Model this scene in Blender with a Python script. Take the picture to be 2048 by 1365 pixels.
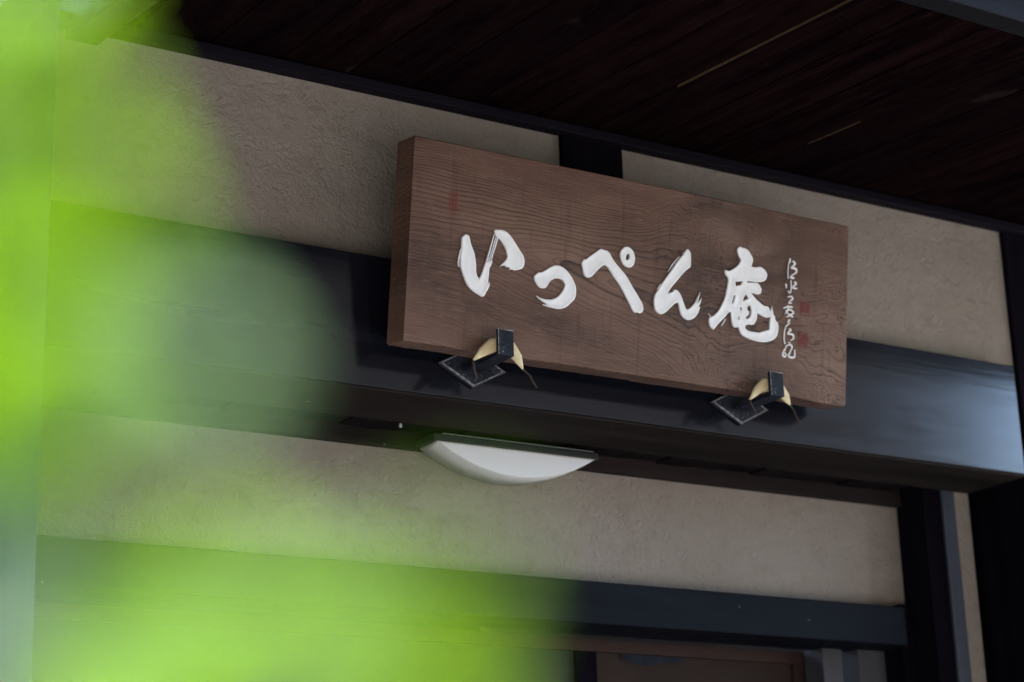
import bpy, bmesh, math, random
from mathutils import Vector, Matrix
from mathutils.geometry import delaunay_2d_cdt
R = math.radians
scene = bpy.context.scene
for o in list(bpy.data.objects): bpy.data.objects.remove(o, do_unlink=True)
C = scene.collection

# ------------------------------------------------------------ camera
CAMZ = 1.5                                   # eye height above the ground
ROWS = [[0.851231,-0.523931,-0.03003],[0.131177,0.267832,-0.954494],[0.508132,0.808556,0.296715]]
cd = bpy.data.cameras.new('camera'); cam = bpy.data.objects.new('camera', cd); C.objects.link(cam)
rt, dn, fw = [Vector(r) for r in ROWS]
m = Matrix((rt, -dn, -fw)).transposed().to_4x4(); m.translation = (0, 0, CAMZ)
cam.matrix_world = m
cd.sensor_width = 36; cd.lens = 69.474; cd.clip_start = 0.02; cd.clip_end = 3000
cd.dof.use_dof = True; cd.dof.focus_distance = 4.05; cd.dof.aperture_fstop = 2.3; cd.dof.aperture_blades = 0
scene.camera = cam

# ------------------------------------------------------------ sky, sun, exposure
SUN_EL, SUN_AZ = R(62), R(35)                # azimuth measured from +y towards +x
w = bpy.data.worlds.new('World'); scene.world = w; w.use_nodes = True
nt = w.node_tree; bg = nt.nodes['Background']
sky = nt.nodes.new('ShaderNodeTexSky'); sky.sky_type = 'NISHITA'; sky.sun_disc = False
sky.sun_elevation = SUN_EL; sky.sun_rotation = SUN_AZ; sky.altitude = 50; sky.air_density = 1.0; sky.dust_density = 2.0; sky.ozone_density = 1.0
nt.links.new(sky.outputs[0], bg.inputs[0]); bg.inputs[1].default_value = 0.15
sd = bpy.data.lights.new('sun', 'SUN'); sd.energy = 2.0; sd.angle = R(0.5); sd.color = (1, .95, .87)
sun = bpy.data.objects.new('sun', sd); C.objects.link(sun)
sdir = Vector((math.sin(SUN_AZ)*math.cos(SUN_EL), math.cos(SUN_AZ)*math.cos(SUN_EL), math.sin(SUN_EL)))
sun.rotation_euler = sdir.to_track_quat('Z', 'Y').to_euler(); sun.location = (4, 8, 12)
scene.view_settings.view_transform = 'Standard'; scene.view_settings.look = 'None'
scene.view_settings.gamma = 1; scene.view_settings.exposure = 4.3
scene.view_settings.use_curve_mapping = False
scene.cycles.max_bounces = 8; scene.cycles.diffuse_bounces = 3; scene.cycles.use_adaptive_sampling = True; scene.cycles.adaptive_threshold = .02; scene.cycles.glossy_bounces = 3; scene.cycles.caustics_reflective = False; scene.cycles.caustics_refractive = False
# ------------------------------------------------------------ helpers
def zz(v): return v + CAMZ
class NT:
    def __init__(s, name, rough=.6, spec=.5):
        s.m = bpy.data.materials.new(name); s.m.use_nodes = True; s.t = s.m.node_tree
        s.p = s.t.nodes['Principled BSDF']; s.p.inputs['Roughness'].default_value = rough; s.p.inputs['Specular IOR Level'].default_value = spec
    def n(s, typ, **kw):
        x = s.t.nodes.new('ShaderNode' + typ)
        for k, v in kw.items():
            if k.startswith('i_'): x.inputs[int(k[2:])].default_value = v
            elif k == 'ins':
                for a, b in v.items(): x.inputs[a].default_value = b
            else: setattr(x, k, v)
        return x
    def l(s, a, b): s.t.links.new(a, b)
    def math(s, op, a, b=None, c=None, clamp=False):
        x = s.t.nodes.new('ShaderNodeMath'); x.operation = op; x.use_clamp = clamp
        for i, v in enumerate((a, b, c)):
            if v is None: continue
            if isinstance(v, (int, float)): x.inputs[i].default_value = v
            else: s.l(v, x.inputs[i])
        return x.outputs[0]
    def coord(s, kind='Object'): return s.n('TexCoord').outputs[kind]
    def mapping(s, vec, scale=(1,1,1), loc=(0,0,0), rot=(0,0,0)):
        x = s.n('Mapping'); x.inputs['Scale'].default_value = scale; x.inputs['Location'].default_value = loc; x.inputs['Rotation'].default_value = rot
        s.l(vec, x.inputs[0]); return x.outputs[0]
    def shifted(s, vec, k=37.0):                # every object gets its own stretch of grain
        r = s.n('ObjectInfo').outputs['Random']; v = s.n('VectorMath', operation='ADD'); cmb = s.n('CombineXYZ')
        a = s.math('MULTIPLY', r, k)
        for i in range(3): s.l(a, cmb.inputs[i])
        s.l(vec, v.inputs[0]); s.l(cmb.outputs[0], v.inputs[1]); return v.outputs[0]
    def noise(s, vec, scale=5, detail=4, rough=.55, dist=0, dim='3D'):
        x = s.n('TexNoise'); x.inputs['Scale'].default_value = scale; x.inputs['Detail'].default_value = detail
        x.inputs['Roughness'].default_value = rough; x.inputs['Distortion'].default_value = dist
        if vec is not None: s.l(vec, x.inputs['Vector'])
        return x.outputs['Fac']
    def ramp(s, fac, stops, interp='LINEAR'):
        x = s.n('ValToRGB'); x.color_ramp.interpolation = interp; e = x.color_ramp.elements
        while len(e) < len(stops): e.new(.5)
        for q, (p, c) in zip(e, stops):
            q.position = p; q.color = (*c, 1) if len(c) == 3 else c
        s.l(fac, x.inputs[0]); return x.outputs[0]
    def rng(s, fac, a, b, c, d):
        x = s.n('MapRange'); s.l(fac, x.inputs[0])
        for i, v in enumerate((a, b, c, d)): x.inputs[i+1].default_value = v
        return x.outputs[0]
    def mix(s, fac, a, b, typ='MIX'):
        x = s.n('Mix', data_type='RGBA', blend_type=typ)
        for sock, v in ((x.inputs[0], fac), (x.inputs[6], a), (x.inputs[7], b)):
            if isinstance(v, (int, float)): sock.default_value = v
            elif isinstance(v, tuple): sock.default_value = (*v, 1) if len(v) == 3 else v
            else: s.l(v, sock)
        return x.outputs[2]
    def bump(s, h, strength=.3, dist=.01, prev=None):
        x = s.n('Bump'); x.inputs['Strength'].default_value = strength; x.inputs['Distance'].default_value = dist
        s.l(h, x.inputs['Height'])
        if prev is not None: s.l(prev, x.inputs['Normal'])
        return x.outputs[0]
    def col(s, c):
        if isinstance(c, tuple): s.p.inputs['Base Color'].default_value = (*c, 1)
        else: s.l(c, s.p.inputs['Base Color'])
    def rough(s, c): s.l(c, s.p.inputs['Roughness'])
    def nrm(s, c): s.l(c, s.p.inputs['Normal'])

def plaster_mat():
    a = NT('juraku plaster', .93, .15); v = a.coord()
    n1 = a.noise(v, 2.0, 3); n2 = a.noise(v, 28, 4, .62); n3 = a.noise(v, 95, 4, .65, .5); dr = a.noise(a.mapping(v, (5, 5, 14), rot=(0, .25, 0)), 1, 3, .6)
    c = a.ramp(n1, [(.3, (.268, .232, .192)), (.7, (.322, .284, .238))])
    c = a.mix(a.rng(dr, .45, .75, 0, .35), c, (.240, .202, .164))
    c = a.mix(a.rng(n2, .50, .72, .0, .40), c, (.215, .180, .146))
    c = a.mix(a.rng(n3, .62, .74, 0, .55), c, (.140, .116, .094)); c = a.mix(a.rng(n3, .30, .38, .35, 0), c, (.36, .32, .27))
    a.col(c)
    h = a.math('ADD', a.math('MULTIPLY', n2, .8), a.math('MULTIPLY', n3, -.75)); h = a.math('ADD', h, a.math('MULTIPLY', dr, .5))
    a.nrm(a.bump(h, 1.0, .008)); return a.m

def dark_wood_mat(name, c0, c1, axis='x', r0=.32, r1=.6, spec=.5, bumpk=.25, fine=70, dust=.3, ior=1.45):
    a = NT(name, .4, spec); a.p.inputs['IOR'].default_value = ior; v = a.shifted(a.coord())
    sc = {'x': (1.2, 14, 14), 'y': (14, 1.2, 14), 'z': (14, 14, 1.2)}[axis]
    g = a.noise(a.mapping(v, sc), 1, 6, .6, .6)
    f = a.noise(a.mapping(v, tuple(x*(fine/14 if x > 2 else 2.5) for x in sc)), 1, 3, .6, .3)
    b = a.noise(v, 3, 3)
    cc = a.mix(a.rng(g, .35, .68, 0, 1), c0, c1)
    vo = a.n('TexVoronoi'); vo.inputs['Scale'].default_value = 9; vo.inputs['Randomness'].default_value = 1; a.l(v, vo.inputs['Vector'])
    cc = a.mix(a.rng(vo.outputs['Distance'], .022, .034, dust, 0), cc, (.30, .30, .29))      # specks of dust and paint
    a.col(cc)
    r = a.math('ADD', a.rng(g, .3, .7, r0, r1), a.rng(b, .3, .7, -.02, .03)); a.rough(r)
    h = a.math('ADD', a.math('MULTIPLY', g, .6), a.math('MULTIPLY', f, .5))
    sp = a.noise(v, 190, 1); c_sp = a.rng(sp, .80, .83, 0, 1)
    a.nrm(a.bump(h, bumpk, .004)); return a.m

def ceiling_mat():
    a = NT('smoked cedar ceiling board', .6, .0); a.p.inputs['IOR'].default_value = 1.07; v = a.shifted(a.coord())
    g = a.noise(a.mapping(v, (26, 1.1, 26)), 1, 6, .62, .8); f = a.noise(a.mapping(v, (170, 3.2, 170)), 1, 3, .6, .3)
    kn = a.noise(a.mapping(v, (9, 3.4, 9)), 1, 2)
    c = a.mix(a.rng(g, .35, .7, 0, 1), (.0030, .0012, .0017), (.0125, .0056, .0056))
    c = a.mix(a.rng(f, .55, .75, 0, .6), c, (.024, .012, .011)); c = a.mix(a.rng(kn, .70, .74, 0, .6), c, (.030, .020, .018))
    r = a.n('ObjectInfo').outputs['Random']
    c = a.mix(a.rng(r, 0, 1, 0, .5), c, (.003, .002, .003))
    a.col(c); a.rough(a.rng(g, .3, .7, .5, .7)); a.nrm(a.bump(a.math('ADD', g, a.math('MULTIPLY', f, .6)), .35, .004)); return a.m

def sign_mat():
    """zelkova plank: growth rings as level lines of a height field with a long cathedral figure and knots"""
    a = NT('aged zelkova plank', .62, .3); v = a.coord(); sx = a.n('SeparateXYZ'); a.l(v, sx.inputs[0]); x, y, z = sx.outputs
    def vortex(x, z, kx, kz, rad, ang):
        dx = a.math('SUBTRACT', x, kx); dz = a.math('MULTIPLY', a.math('SUBTRACT', z, kz), 1.5)
        d = a.math('ADD', a.math('MULTIPLY', dx, dx), a.math('MULTIPLY', dz, dz))
        th = a.math('MULTIPLY', a.math('POWER', 2.718, a.math('MULTIPLY', d, -1/(rad*rad))), ang); s_ = a.math('SINE', th); c_ = a.math('COSINE', th)
        x2 = a.math('SUBTRACT', a.math('MULTIPLY', dx, c_), a.math('MULTIPLY', dz, s_)); z2 = a.math('ADD', a.math('MULTIPLY', dx, s_), a.math('MULTIPLY', dz, c_))
        return a.math('ADD', x2, kx), a.math('ADD', a.math('MULTIPLY', z2, 1/1.5), kz)
    x, z = vortex(x, z, .215, .150, .115, 2.3); x, z = vortex(x, z, .30, -.150, .075, -1.7); x, z = vortex(x, z, .455, .120, .10, -1.2)
    w1 = a.math('SUBTRACT', a.noise(a.mapping(v, (2.4, 2, 4), (3, 1, 7)), 1, 2, .5), .5)
    w2 = a.math('SUBTRACT', a.noise(a.mapping(v, (6, 6, 14), (13, 1, 2)), 1, 2, .5), .5)
    w3 = a.math('SUBTRACT', a.noise(a.mapping(v, (7, 8, 10), (4, 5, 6)), 1, 3, .55, .8), .5)
    right = a.rng(x, .02, .24, 0, 1)
    ax = a.math('ADD', a.math('ADD', z, a.math('MULTIPLY', x, .12)), .030)
    ax = a.math('ADD', ax, a.math('MULTIPLY', w1, .09))
    h = a.math('SQRT', a.math('ADD', a.math('MULTIPLY', ax, ax), .00022))
    h = a.math('SUBTRACT', h, a.math('MULTIPLY', x, .075))
    h = a.math('ADD', h, a.math('MULTIPLY', w2, .013))
    h = a.math('ADD', h, a.math('MULTIPLY', a.math('MULTIPLY', w3, right), .16))
    def knot(h, kx, kz, sxx, szz, amp, rot=0, cone=False):
        dx = a.math('SUBTRACT', x, kx); dz = a.math('SUBTRACT', z, kz); c_, s_ = math.cos(rot), math.sin(rot)
        p = a.math('ADD', a.math('MULTIPLY', dx, c_/sxx), a.math('MULTIPLY', dz, s_/sxx)); q = a.math('ADD', a.math('MULTIPLY', dx, -s_/szz), a.math('MULTIPLY', dz, c_/szz))
        d = a.math('ADD', a.math('MULTIPLY', p, p), a.math('MULTIPLY', q, q))
        if cone: d = a.math('MULTIPLY', a.math('SQRT', a.math('ADD', d, .004)), 1.25)
        e = a.math('POWER', 2.718, a.math('MULTIPLY', d, -1)); return a.math('ADD', h, a.math('MULTIPLY', e, amp)), e
    h, e1 = knot(h, .215, .150, .090, .040, -.08, .45, True)
    h, e2 = knot(h, .140, .120, .05, .04, .055)
    h, e3 = knot(h, .31, -.150, .055, .032, .10, -.4, True)
    h, e4 = knot(h, .200, -.190, .10, .04, -.06)
    h, e5 = knot(h, .560, -.026, .05, .014, .020)
    h, e6 = knot(h, .46, .170, .13, .07, .075, -.5)
    h, e7 = knot(h, -.540, .010, .06, .012, -.022)
    h, e9 = knot(h, .330, .085, .11, .030, .05, .35)
    h, e8 = knot(h, -.405, -.005, .035, .018, .018)
    ha = a.math('ABSOLUTE', h)
    t = a.math('ADD', a.math('MULTIPLY', h, 52), a.math('MULTIPLY', a.math('MULTIPLY', ha, h), 380))
    fr = a.math('FRACT', t)
    ring = a.math('MULTIPLY', a.rng(fr, .42, .93, 0, 1), a.rng(fr, .93, 1.0, 1, 0)); ring = a.math('POWER', ring, 1.6)
    nn = a.n('TexNoise', noise_dimensions='1D'); nn.inputs['Scale'].default_value = .8; nn.inputs['Detail'].default_value = 2; a.l(t, nn.inputs['W']); stg = a.math('MULTIPLY', a.rng(nn.outputs['Fac'], .35, .65, .05, 1), a.rng(a.noise(a.mapping(v, (3.5, 3, 9), (8, 3, 1)), 1, 2), .32, .55, .40, 1))
    stg = a.math('MULTIPLY', stg, a.rng(right, 0, 1, 1, 1.5), clamp=True)
    fr2 = a.math('FRACT', a.math('MULTIPLY', t, 3.3)); ring2 = a.math('POWER', fr2, 2.5)
    fib = a.noise(a.mapping(v, (7, 60, 260)), 1, 3, .6, .2)
    fib2 = a.noise(a.mapping(v, (26, 60, 520)), 1, 2, .6)
    big = a.noise(a.mapping(v, (2.6, 2, 6), (5, 2, 9)), 1, 3, .55)
    blot = a.noise(a.mapping(v, (13, 8, 16), (1, 2, 3)), 1, 3, .6)
    ver = a.noise(a.mapping(v, (48, 20, 5)), 1, 2, .6)
    c = a.ramp(big, [(.30, (.060, .027, .0165)), (.5, (.132, .069, .045)), (.70, (.205, .122, .083))])
    c = a.mix(a.rng(blot, .5, .75, 0, .35), c, (.18, .120, .090))
    c = a.mix(a.math('MULTIPLY', e1, .55), c, (.220, .150, .114)); c = a.mix(a.math('MULTIPLY', e2, .6), c, (.026, .014, .012))
    c = a.mix(a.math('MULTIPLY', e3, .40), c, (.060, .028, .020)); c = a.mix(a.math('MULTIPLY', e6, .60), c, (.050, .022, .016)); c = a.mix(a.math('MULTIPLY', e9, .60), c, (.045, .020, .015)); c = a.mix(a.math('MULTIPLY', e8, .5), c, (.035, .02, .016))
    c = a.mix(a.math('MULTIPLY', a.math('MULTIPLY', ring, stg), .96), c, (.014, .007, .006))
    c = a.mix(a.math('MULTIPLY', ring2, .42), c, (.036, .021, .017))
    c = a.mix(a.rng(fib, .48, .78, 0, .40), c, (.245, .165, .122))
    c = a.mix(a.rng(fib2, .58, .78, 0, .50), c, (.31, .225, .175))
    c = a.mix(a.rng(ver, .58, .76, 0, .45), c, (.036, .022, .018))
    a.col(c); a.rough(a.rng(fib, .3, .7, .55, .78))
    hh = a.math('ADD', a.math('MULTIPLY', fib, .35), a.math('MULTIPLY', ring, -.6)); hh = a.math('ADD', hh, a.math('MULTIPLY', ver, .25))
    a.nrm(a.bump(hh, .45, .003)); return a.m

def white_paint_mat():
    a = NT('thick white gofun paint', .55, .4); v = a.coord()
    n1 = a.noise(v, 40, 3); a.col(a.ramp(n1, [(.3, (.80, .81, .80)), (.7, (.88, .89, .88))]))
    a.nrm(a.bump(a.noise(v, 120, 3), .15, .002)); return a.m

def seal_mat():
    a = NT('faded vermilion seal paint', .8, .2); v = a.coord(); n1 = a.noise(v, 260, 3, .7); n2 = a.noise(v, 60, 2)
    a.col(a.mix(a.rng(n1, .42, .62, .1, .6), (.21, .028, .032), (.11, .058, .046))); return a.m

def iron_mat():
    a = NT('dusty blue black iron', .6, .15); v = a.coord()
    n1 = a.noise(v, 60, 4, .65); n2 = a.noise(v, 240, 3, .7); sp = a.n('TexVoronoi'); sp.inputs['Scale'].default_value = 95; a.l(v, sp.inputs['Vector'])
    c = a.mix(a.rng(n1, .40, .75, 0, 1), (.007, .0085, .014), (.036, .042, .056))
    c = a.mix(a.math('MULTIPLY', a.rng(sp.outputs['Distance'], .10, .22, 1, 0), a.rng(n1, .46, .54, 0, .9)), c, (.20, .20, .21))
    a.col(c); a.rough(a.rng(n1, .3, .7, .5, .8)); a.nrm(a.bump(n2, .3, .002)); return a.m

def worn_edge_mat():
    a = NT('chipped pale metal edge', .7, .4); v = a.coord(); n = a.noise(v, 150, 4, .7)
    a.col(a.mix(a.rng(n, .40, .62, 0, 1), (.06, .062, .07), (.34, .34, .35))); a.nrm(a.bump(n, .5, .002)); return a.m

def pad_mat():
    a = NT('cream cotton padding', .9, .1); v = a.coord(); n = a.noise(v, 220, 4, .7); n2 = a.noise(v, 40, 3)
    c = a.mix(a.rng(n2, .4, .7, 0, 1), (.72, .62, .38), (.58, .46, .24)); c = a.mix(a.rng(n, .62, .72, 0, .6), c, (.24, .18, .08))
    a.col(c); a.nrm(a.bump(n, .6, .002)); return a.m

def simple(name, c, rough=.6, c2=None, scale=8, spec=.4, bumpk=.1):
    a = NT(name, rough, spec); v = a.coord(); n = a.noise(v, scale, 4, .6)
    a.col(a.mix(a.rng(n, .3, .7, 0, 1), c, c2 or tuple(x*.8 for x in c)))
    a.nrm(a.bump(n, bumpk, .004)); return a.m

def leaf_mat(name, d0, d1, t0, t1, spec):
    a = NT(name, .55, spec); a.p.inputs['IOR'].default_value = 1.1; v = a.coord(); r = a.n('ObjectInfo').outputs['Random']
    n = a.noise(v, 30, 3); a.col(a.mix(a.rng(n, .35, .7, 0, 1), a.mix(r, d0, d1), tuple(x*1.25 for x in d0)))
    tr = a.n('BsdfTranslucent'); a.l(a.mix(r, t0, t1), tr.inputs['Color'])
    mx = a.n('MixShader', i_0=.5); out = a.t.nodes['Material Output']
    a.l(a.p.outputs[0], mx.inputs[1]); a.l(tr.outputs[0], mx.inputs[2]); a.l(mx.outputs[0], out.inputs[0]); return a.m

def glass_mat():
    a = NT('door glass', .03, .5); a.p.inputs['Transmission Weight'].default_value = 1; a.p.inputs['IOR'].default_value = 1.45; a.col((.92, .95, .94)); return a.m

M = dict(
 plaster=plaster_mat(), sign=sign_mat(), white=white_paint_mat(), seal=seal_mat(), iron=iron_mat(), edge=worn_edge_mat(), pad=pad_mat(), leaf=leaf_mat('fresh green leaf', (.075, .135, .012), (.050, .105, .018), (.170, .320, .001), (.085, .200, .003), .25), sheenleaf=leaf_mat('leaf green with sky sheen', (.08, .12, .06), (.06, .10, .055), (.150, .250, .100), (.125, .215, .100), .3), glass=glass_mat(),  # the paler leaf green has sky sheen and haze put into its colour
 beam=dark_wood_mat('blue black lacquered lintel', (.0032, .0038, .0065), (.009, .0105, .016), 'x', .09, .18, .42, .08),
 beamdry=dark_wood_mat('brown black timber', (.010, .0075, .0075), (.028, .020, .018), 'x', .5, .75, .5, ior=1.15),
 post=dark_wood_mat('soot black post timber', (.003, .0022, .0042), (.007, .0055, .009), 'z', .7, .85, .5, ior=1.08),
 under=dark_wood_mat('worn brown underside', (.012, .009, .0085), (.026, .020, .018), 'x', .65, .85, .5, ior=1.12),
 kamoi=dark_wood_mat('blue black door lintel', (.0045, .0056, .0085), (.010, .0122, .017), 'x', .4, .6, .5, .15, ior=1.1),
 plate=dark_wood_mat('purple black wall plate', (.0045, .0035, .0060), (.011, .009, .014), 'x', .5, .7, .5, ior=1.15),
 fascia=dark_wood_mat('grey black eave beam', (.006, .006, .0075), (.013, .013, .015), 'x', .55, .75, .5, ior=1.15),
 trim=dark_wood_mat('post edge with blue sky sheen', (.035, .045, .062), (.055, .068, .088), 'z', .35, .5, .5),  # blue tone puts the reflected sky light into the trim colour
 greypost=dark_wood_mat('weathered blue grey post', (.045, .058, .078), (.075, .090, .112), 'z', .5, .7, .3),
 door=dark_wood_mat('brown door wood', (.028, .015, .012), (.047, .026, .020), 'x', .5, .7, .25),
 stile=dark_wood_mat('faded grey door stile', (.050, .050, .055), (.080, .079, .082), 'z', .55, .75, .2),
 ceil=ceiling_mat(), bare=simple('bare cedar sliver', (.11, .060, .022), .7, (.05, .028, .012), 30),
 soff=dark_wood_mat('dark soffit board', (.006, .0045, .006), (.014, .011, .011), 'y', .6, .8, .5, ior=1.1),
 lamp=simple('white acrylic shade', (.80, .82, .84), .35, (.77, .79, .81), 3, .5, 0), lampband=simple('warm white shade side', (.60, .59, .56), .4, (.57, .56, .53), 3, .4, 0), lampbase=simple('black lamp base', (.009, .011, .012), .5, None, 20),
 strip=simple('grey edge highlight', (.20, .20, .21), .4), cord=simple('brown hemp cord', (.095, .072, .056), .9, (.055, .042, .034), 90, .1, .6),
 bark=simple('grey brown bark', (.12, .095, .07), .9, (.06, .05, .04), 40, .1, .6), twig=simple('green twig', (.10, .13, .04), .7),
 roof=simple('dark roof tile', (.055, .058, .062), .55, (.035, .037, .04), 6), ground=simple('dark stone ground', (.13, .125, .12), .95, (.085, .082, .08), 60, .1, .5),
 blocker_wall=simple('dark wall of added houses', (.035, .030, .027), .85, (.022, .019, .017), 3),
 pane=simple('brown frosted pane', (.050, .037, .031), .6, (.036, .027, .023), 9, .0),
 inner=simple('tan inner wall', (.22, .165, .135), .9), dark=simple('dark inner partition', (.012, .012, .016), .8),
 screw=simple('pale screw head', (.45, .46, .45), .4), reflect_dark=simple('dark pane reflection tone', (.016, .020, .035), .95),
)

def link(name, verts, faces, mat, parent=None, smooth=False, bevel=0, seg=2):
    org = parent_origin(parent)
    me = bpy.data.meshes.new(name); me.from_pydata([tuple(Vector(v) - org) for v in verts], [], faces); 
    bm = bmesh.new(); bm.from_mesh(me); bmesh.ops.recalc_face_normals(bm, faces=bm.faces)
    if bevel: bmesh.ops.bevel(bm, geom=list(bm.edges), offset=bevel, segments=seg, affect='EDGES', profile=.6)
    bm.to_mesh(me); bm.free()
    if smooth:
        for p in me.polygons: p.use_smooth = True
    me.materials.append(mat); o = bpy.data.objects.new(name, me); C.objects.link(o)
    if parent is not None: o.parent = parent
    return o
def parent_origin(p):
    v = Vector((0, 0, 0))
    while p is not None: v += p.location; p = p.parent
    return v
def boxv(x0, x1, y0, y1, z0, z1):
    return [(x0,y0,z0),(x1,y0,z0),(x1,y1,z0),(x0,y1,z0),(x0,y0,z1),(x1,y0,z1),(x1,y1,z1),(x0,y1,z1)]
BF = [(0,3,2,1),(4,5,6,7),(0,1,5,4),(1,2,6,5),(2,3,7,6),(3,0,4,7)]
def box(name, x0, x1, y0, y1, z0, z1, mat, parent=None, bevel=.003):
    return link(name, boxv(x0, x1, y0, y1, z0, z1), BF, mat, parent, bevel=bevel)
def empty(name, loc, label, cat, group=None):
    o = bpy.data.objects.new(name, None); C.objects.link(o); o.location = loc; o['label'] = label; o['category'] = cat; o.empty_display_size = .1
    if group: o['group'] = group
    return o
def tube(pts, rad, n=8, caps=True):
    """verts and faces of a tube through pts with a radius per point"""
    vs, fs = [], []; pts = [Vector(p) for p in pts]; prev = None
    for i, p in enumerate(pts):
        t = (pts[min(i+1, len(pts)-1)] - pts[max(i-1, 0)]).normalized()
        a = prev if prev is not None else (Vector((0, 0, 1)) if abs(t.z) < .9 else Vector((1, 0, 0)))
        u = (a - t*a.dot(t)).normalized(); prev = u; b = t.cross(u); r = rad[i] if isinstance(rad, (list, tuple)) else rad
        for k in range(n):
            th = 2*math.pi*k/n; vs.append(tuple(p + (u*math.cos(th) + b*math.sin(th))*r))
    for i in range(len(pts)-1):
        for k in range(n): fs.append((i*n+k, i*n+(k+1) % n, (i+1)*n+(k+1) % n, (i+1)*n+k))
    if caps: fs.append(tuple(range(n))[::-1]); fs.append(tuple(range((len(pts)-1)*n, len(pts)*n)))
    return vs, fs
def struct(o): o['kind'] = 'structure'; return o

# ------------------------------------------------------------ the setting
g = struct(link('ground', [(-400,-400,0),(400,-400,0),(400,400,0),(-400,400,0)], [(0,1,2,3)], M['ground']))

# ------------------------------------------------------------ the building
YW, YB, YL = 3.40, 3.34, 3.65                 # upper plaster, lintel front, lower plaster
ZS = 1.0797                                   # underside of the lintel
ZC, SL = 1.780, .080                          # eave ceiling height at the wall and its fall towards the eaves
H = empty('timber_house', (2.4, 3.6, 0), 'dark timber house front with greyish brown plaster panels under deep black eaves', 'building')
ZT = 1.7475
box('plaster_panel', 1.00, 2.277, YW, YW+.08, zz(1.30), zz(ZT+.02), M['plaster'], H, .002)
box('plaster_panel', 2.440, 3.634, YW, YW+.08, zz(1.30), zz(ZT+.02), M['plaster'], H, .002)
box('pillar', 2.2775, 2.4395, YW-.014, YW+.09, zz(1.30), zz(ZT+.018), M['post'], H, .002)
box('wall_plate', 1.00, 6.0, YW-.030, YW+.10, zz(ZT), zz(ZT+.022), M['plate'], H, .003)
box('lintel_beam', 1.00, 3.572, YB, 3.542, zz(ZS+.0055), zz(1.3625), M['beam'], H, .003)
box('lintel_underside', 1.00, 3.571, YB+.002, 3.541, zz(ZS), zz(ZS+.005), M['under'], H, .001)
box('corner_post', 3.636, 3.86, YW-.012, 3.62, 0, zz(ZT-.001), M['post'], H, .004)
so = box('soffit', 1.00, 3.426, 3.543, 3.66, zz(ZS+.020), zz(ZS+.032), M['soff'], H, .001)
for i in range(26):                            # short soffit boards running back under the lintel
    x = 1.02 + i*.0915
    box('board', x, x+.0885, 3.544, 3.640, zz(ZS+.006 + .002*((i*7) % 3)), zz(ZS+.019), M['soff'], so, .001)
box('upper_rail', 1.00, 3.4265, 3.630, 3.70, zz(1.052), zz(ZS+.018), M['beamdry'], H, .002)
box('plaster_panel', 1.00, 3.44, YL, YL+.05, zz(.70), zz(1.06), M['plaster'], H, .002)
box('door_lintel', 1.00, 3.381, 3.60, 3.745, zz(.694), zz(.789), M['kamoi'], H, .004)
box('post_fillet', 3.3815, 3.4265, 3.622, 3.70, 0, zz(.800), M['post'], H, .002)
box('recessed_post', 3.427, 3.486, 3.552, 3.70, 0, zz(ZS+.06), M['post'], H, .003)
box('post_trim', 3.4865, 3.529, 3.546, 3.60, 0, zz(ZS+.06), M['trim'], H, .003)
box('plaster_strip', 3.5295, 3.583, 3.551, 3.62, 0, zz(ZS+.06), M['plaster'], H, .004)
box('wall_panel', 3.584, 3.635, 3.600, 3.66, 0, zz(ZS+.28), M['post'], H, .002)
box('wall_panel', 3.862, 7.0, 3.44, 3.52, 0, zz(ZT-.002), M['post'], H, .002)
box('side_post', .78, 1.078, 3.27, 3.395, 0, zz(2.04), M['greypost'], H, .004)
box('side_wall', 1.00, 1.06, 3.485, 7.4, 0, zz(1.78), M['plaster'], H, .002)
box('back_wall', 1.00, 7.0, 7.4, 7.5, 0, zz(1.78), M['plaster'], H, .002)
box('inner_floor', 1.061, 7.0, 3.86, 7.39, .10, .16, M['inner'], H, .002)
box('inner_wall', 2.65, 7.0, 5.2, 5.28, .161, zz(1.6), M['inner'], H, .002)
box('inner_partition', 1.07, 2.64, 4.4, 4.46, .161, zz(1.6), M['dark'], H, .002)
box('cup_hook', 1.950, 1.956, 3.560, 3.566, zz(ZS-.004), zz(ZS+.005), M['screw'], H, .0015)

# sliding door under the door lintel
dr = box('sliding_door', 1.10, 3.20, 3.780, 3.812, zz(.664), zz(.6935), M['door'], H, .002)   # its top rail
for x in (1.10, 2.525, 3.165): box('stile', x, x+.055, 3.7815, 3.8105, .20, zz(.6635), M['door'] if x > 3 else M['post'], dr, .002)
box('bottom_rail', 1.1555, 3.1645, 3.782, 3.810, .20, .45, M['door'], dr, .002)
box('pane', 1.156, 2.524, 3.794, 3.798, .451, zz(.6635), M['dark'], dr, 0)
box('pane', 2.581, 3.164, 3.794, 3.798, .451, zz(.6635), M['pane'], dr, 0)
box('door_stile', 3.190, 3.252, 3.700, 3.772, .02, zz(.6935), M['stile'], H, .003)
box('door_stile', 3.295, 3.403, 3.690, 3.760, .02, zz(.6935), M['stile'], H, .003)
cv = []
for i in range(15):
    x = 2.655 + .175*i/14; cv.append((x, 3.7885 - .0022*math.sin(i*1.1), zz(.663))); cv.append((x, 3.7870 - .0045*math.sin(i*1.1), zz(.640 - .004*math.sin(i*.45) + .010*abs(i-7)/7)))
link('pane_reflection', cv, [(2*i, 2*i+2, 2*i+3, 2*i+1) for i in range(14)], M['reflect_dark'], H)  # dark sheet stands in for a dark reflection on the door pane
box('end_wall', 6.94, 7.0, 3.53, 7.39, 0, zz(1.78), M['plaster'], H, .002)

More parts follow.
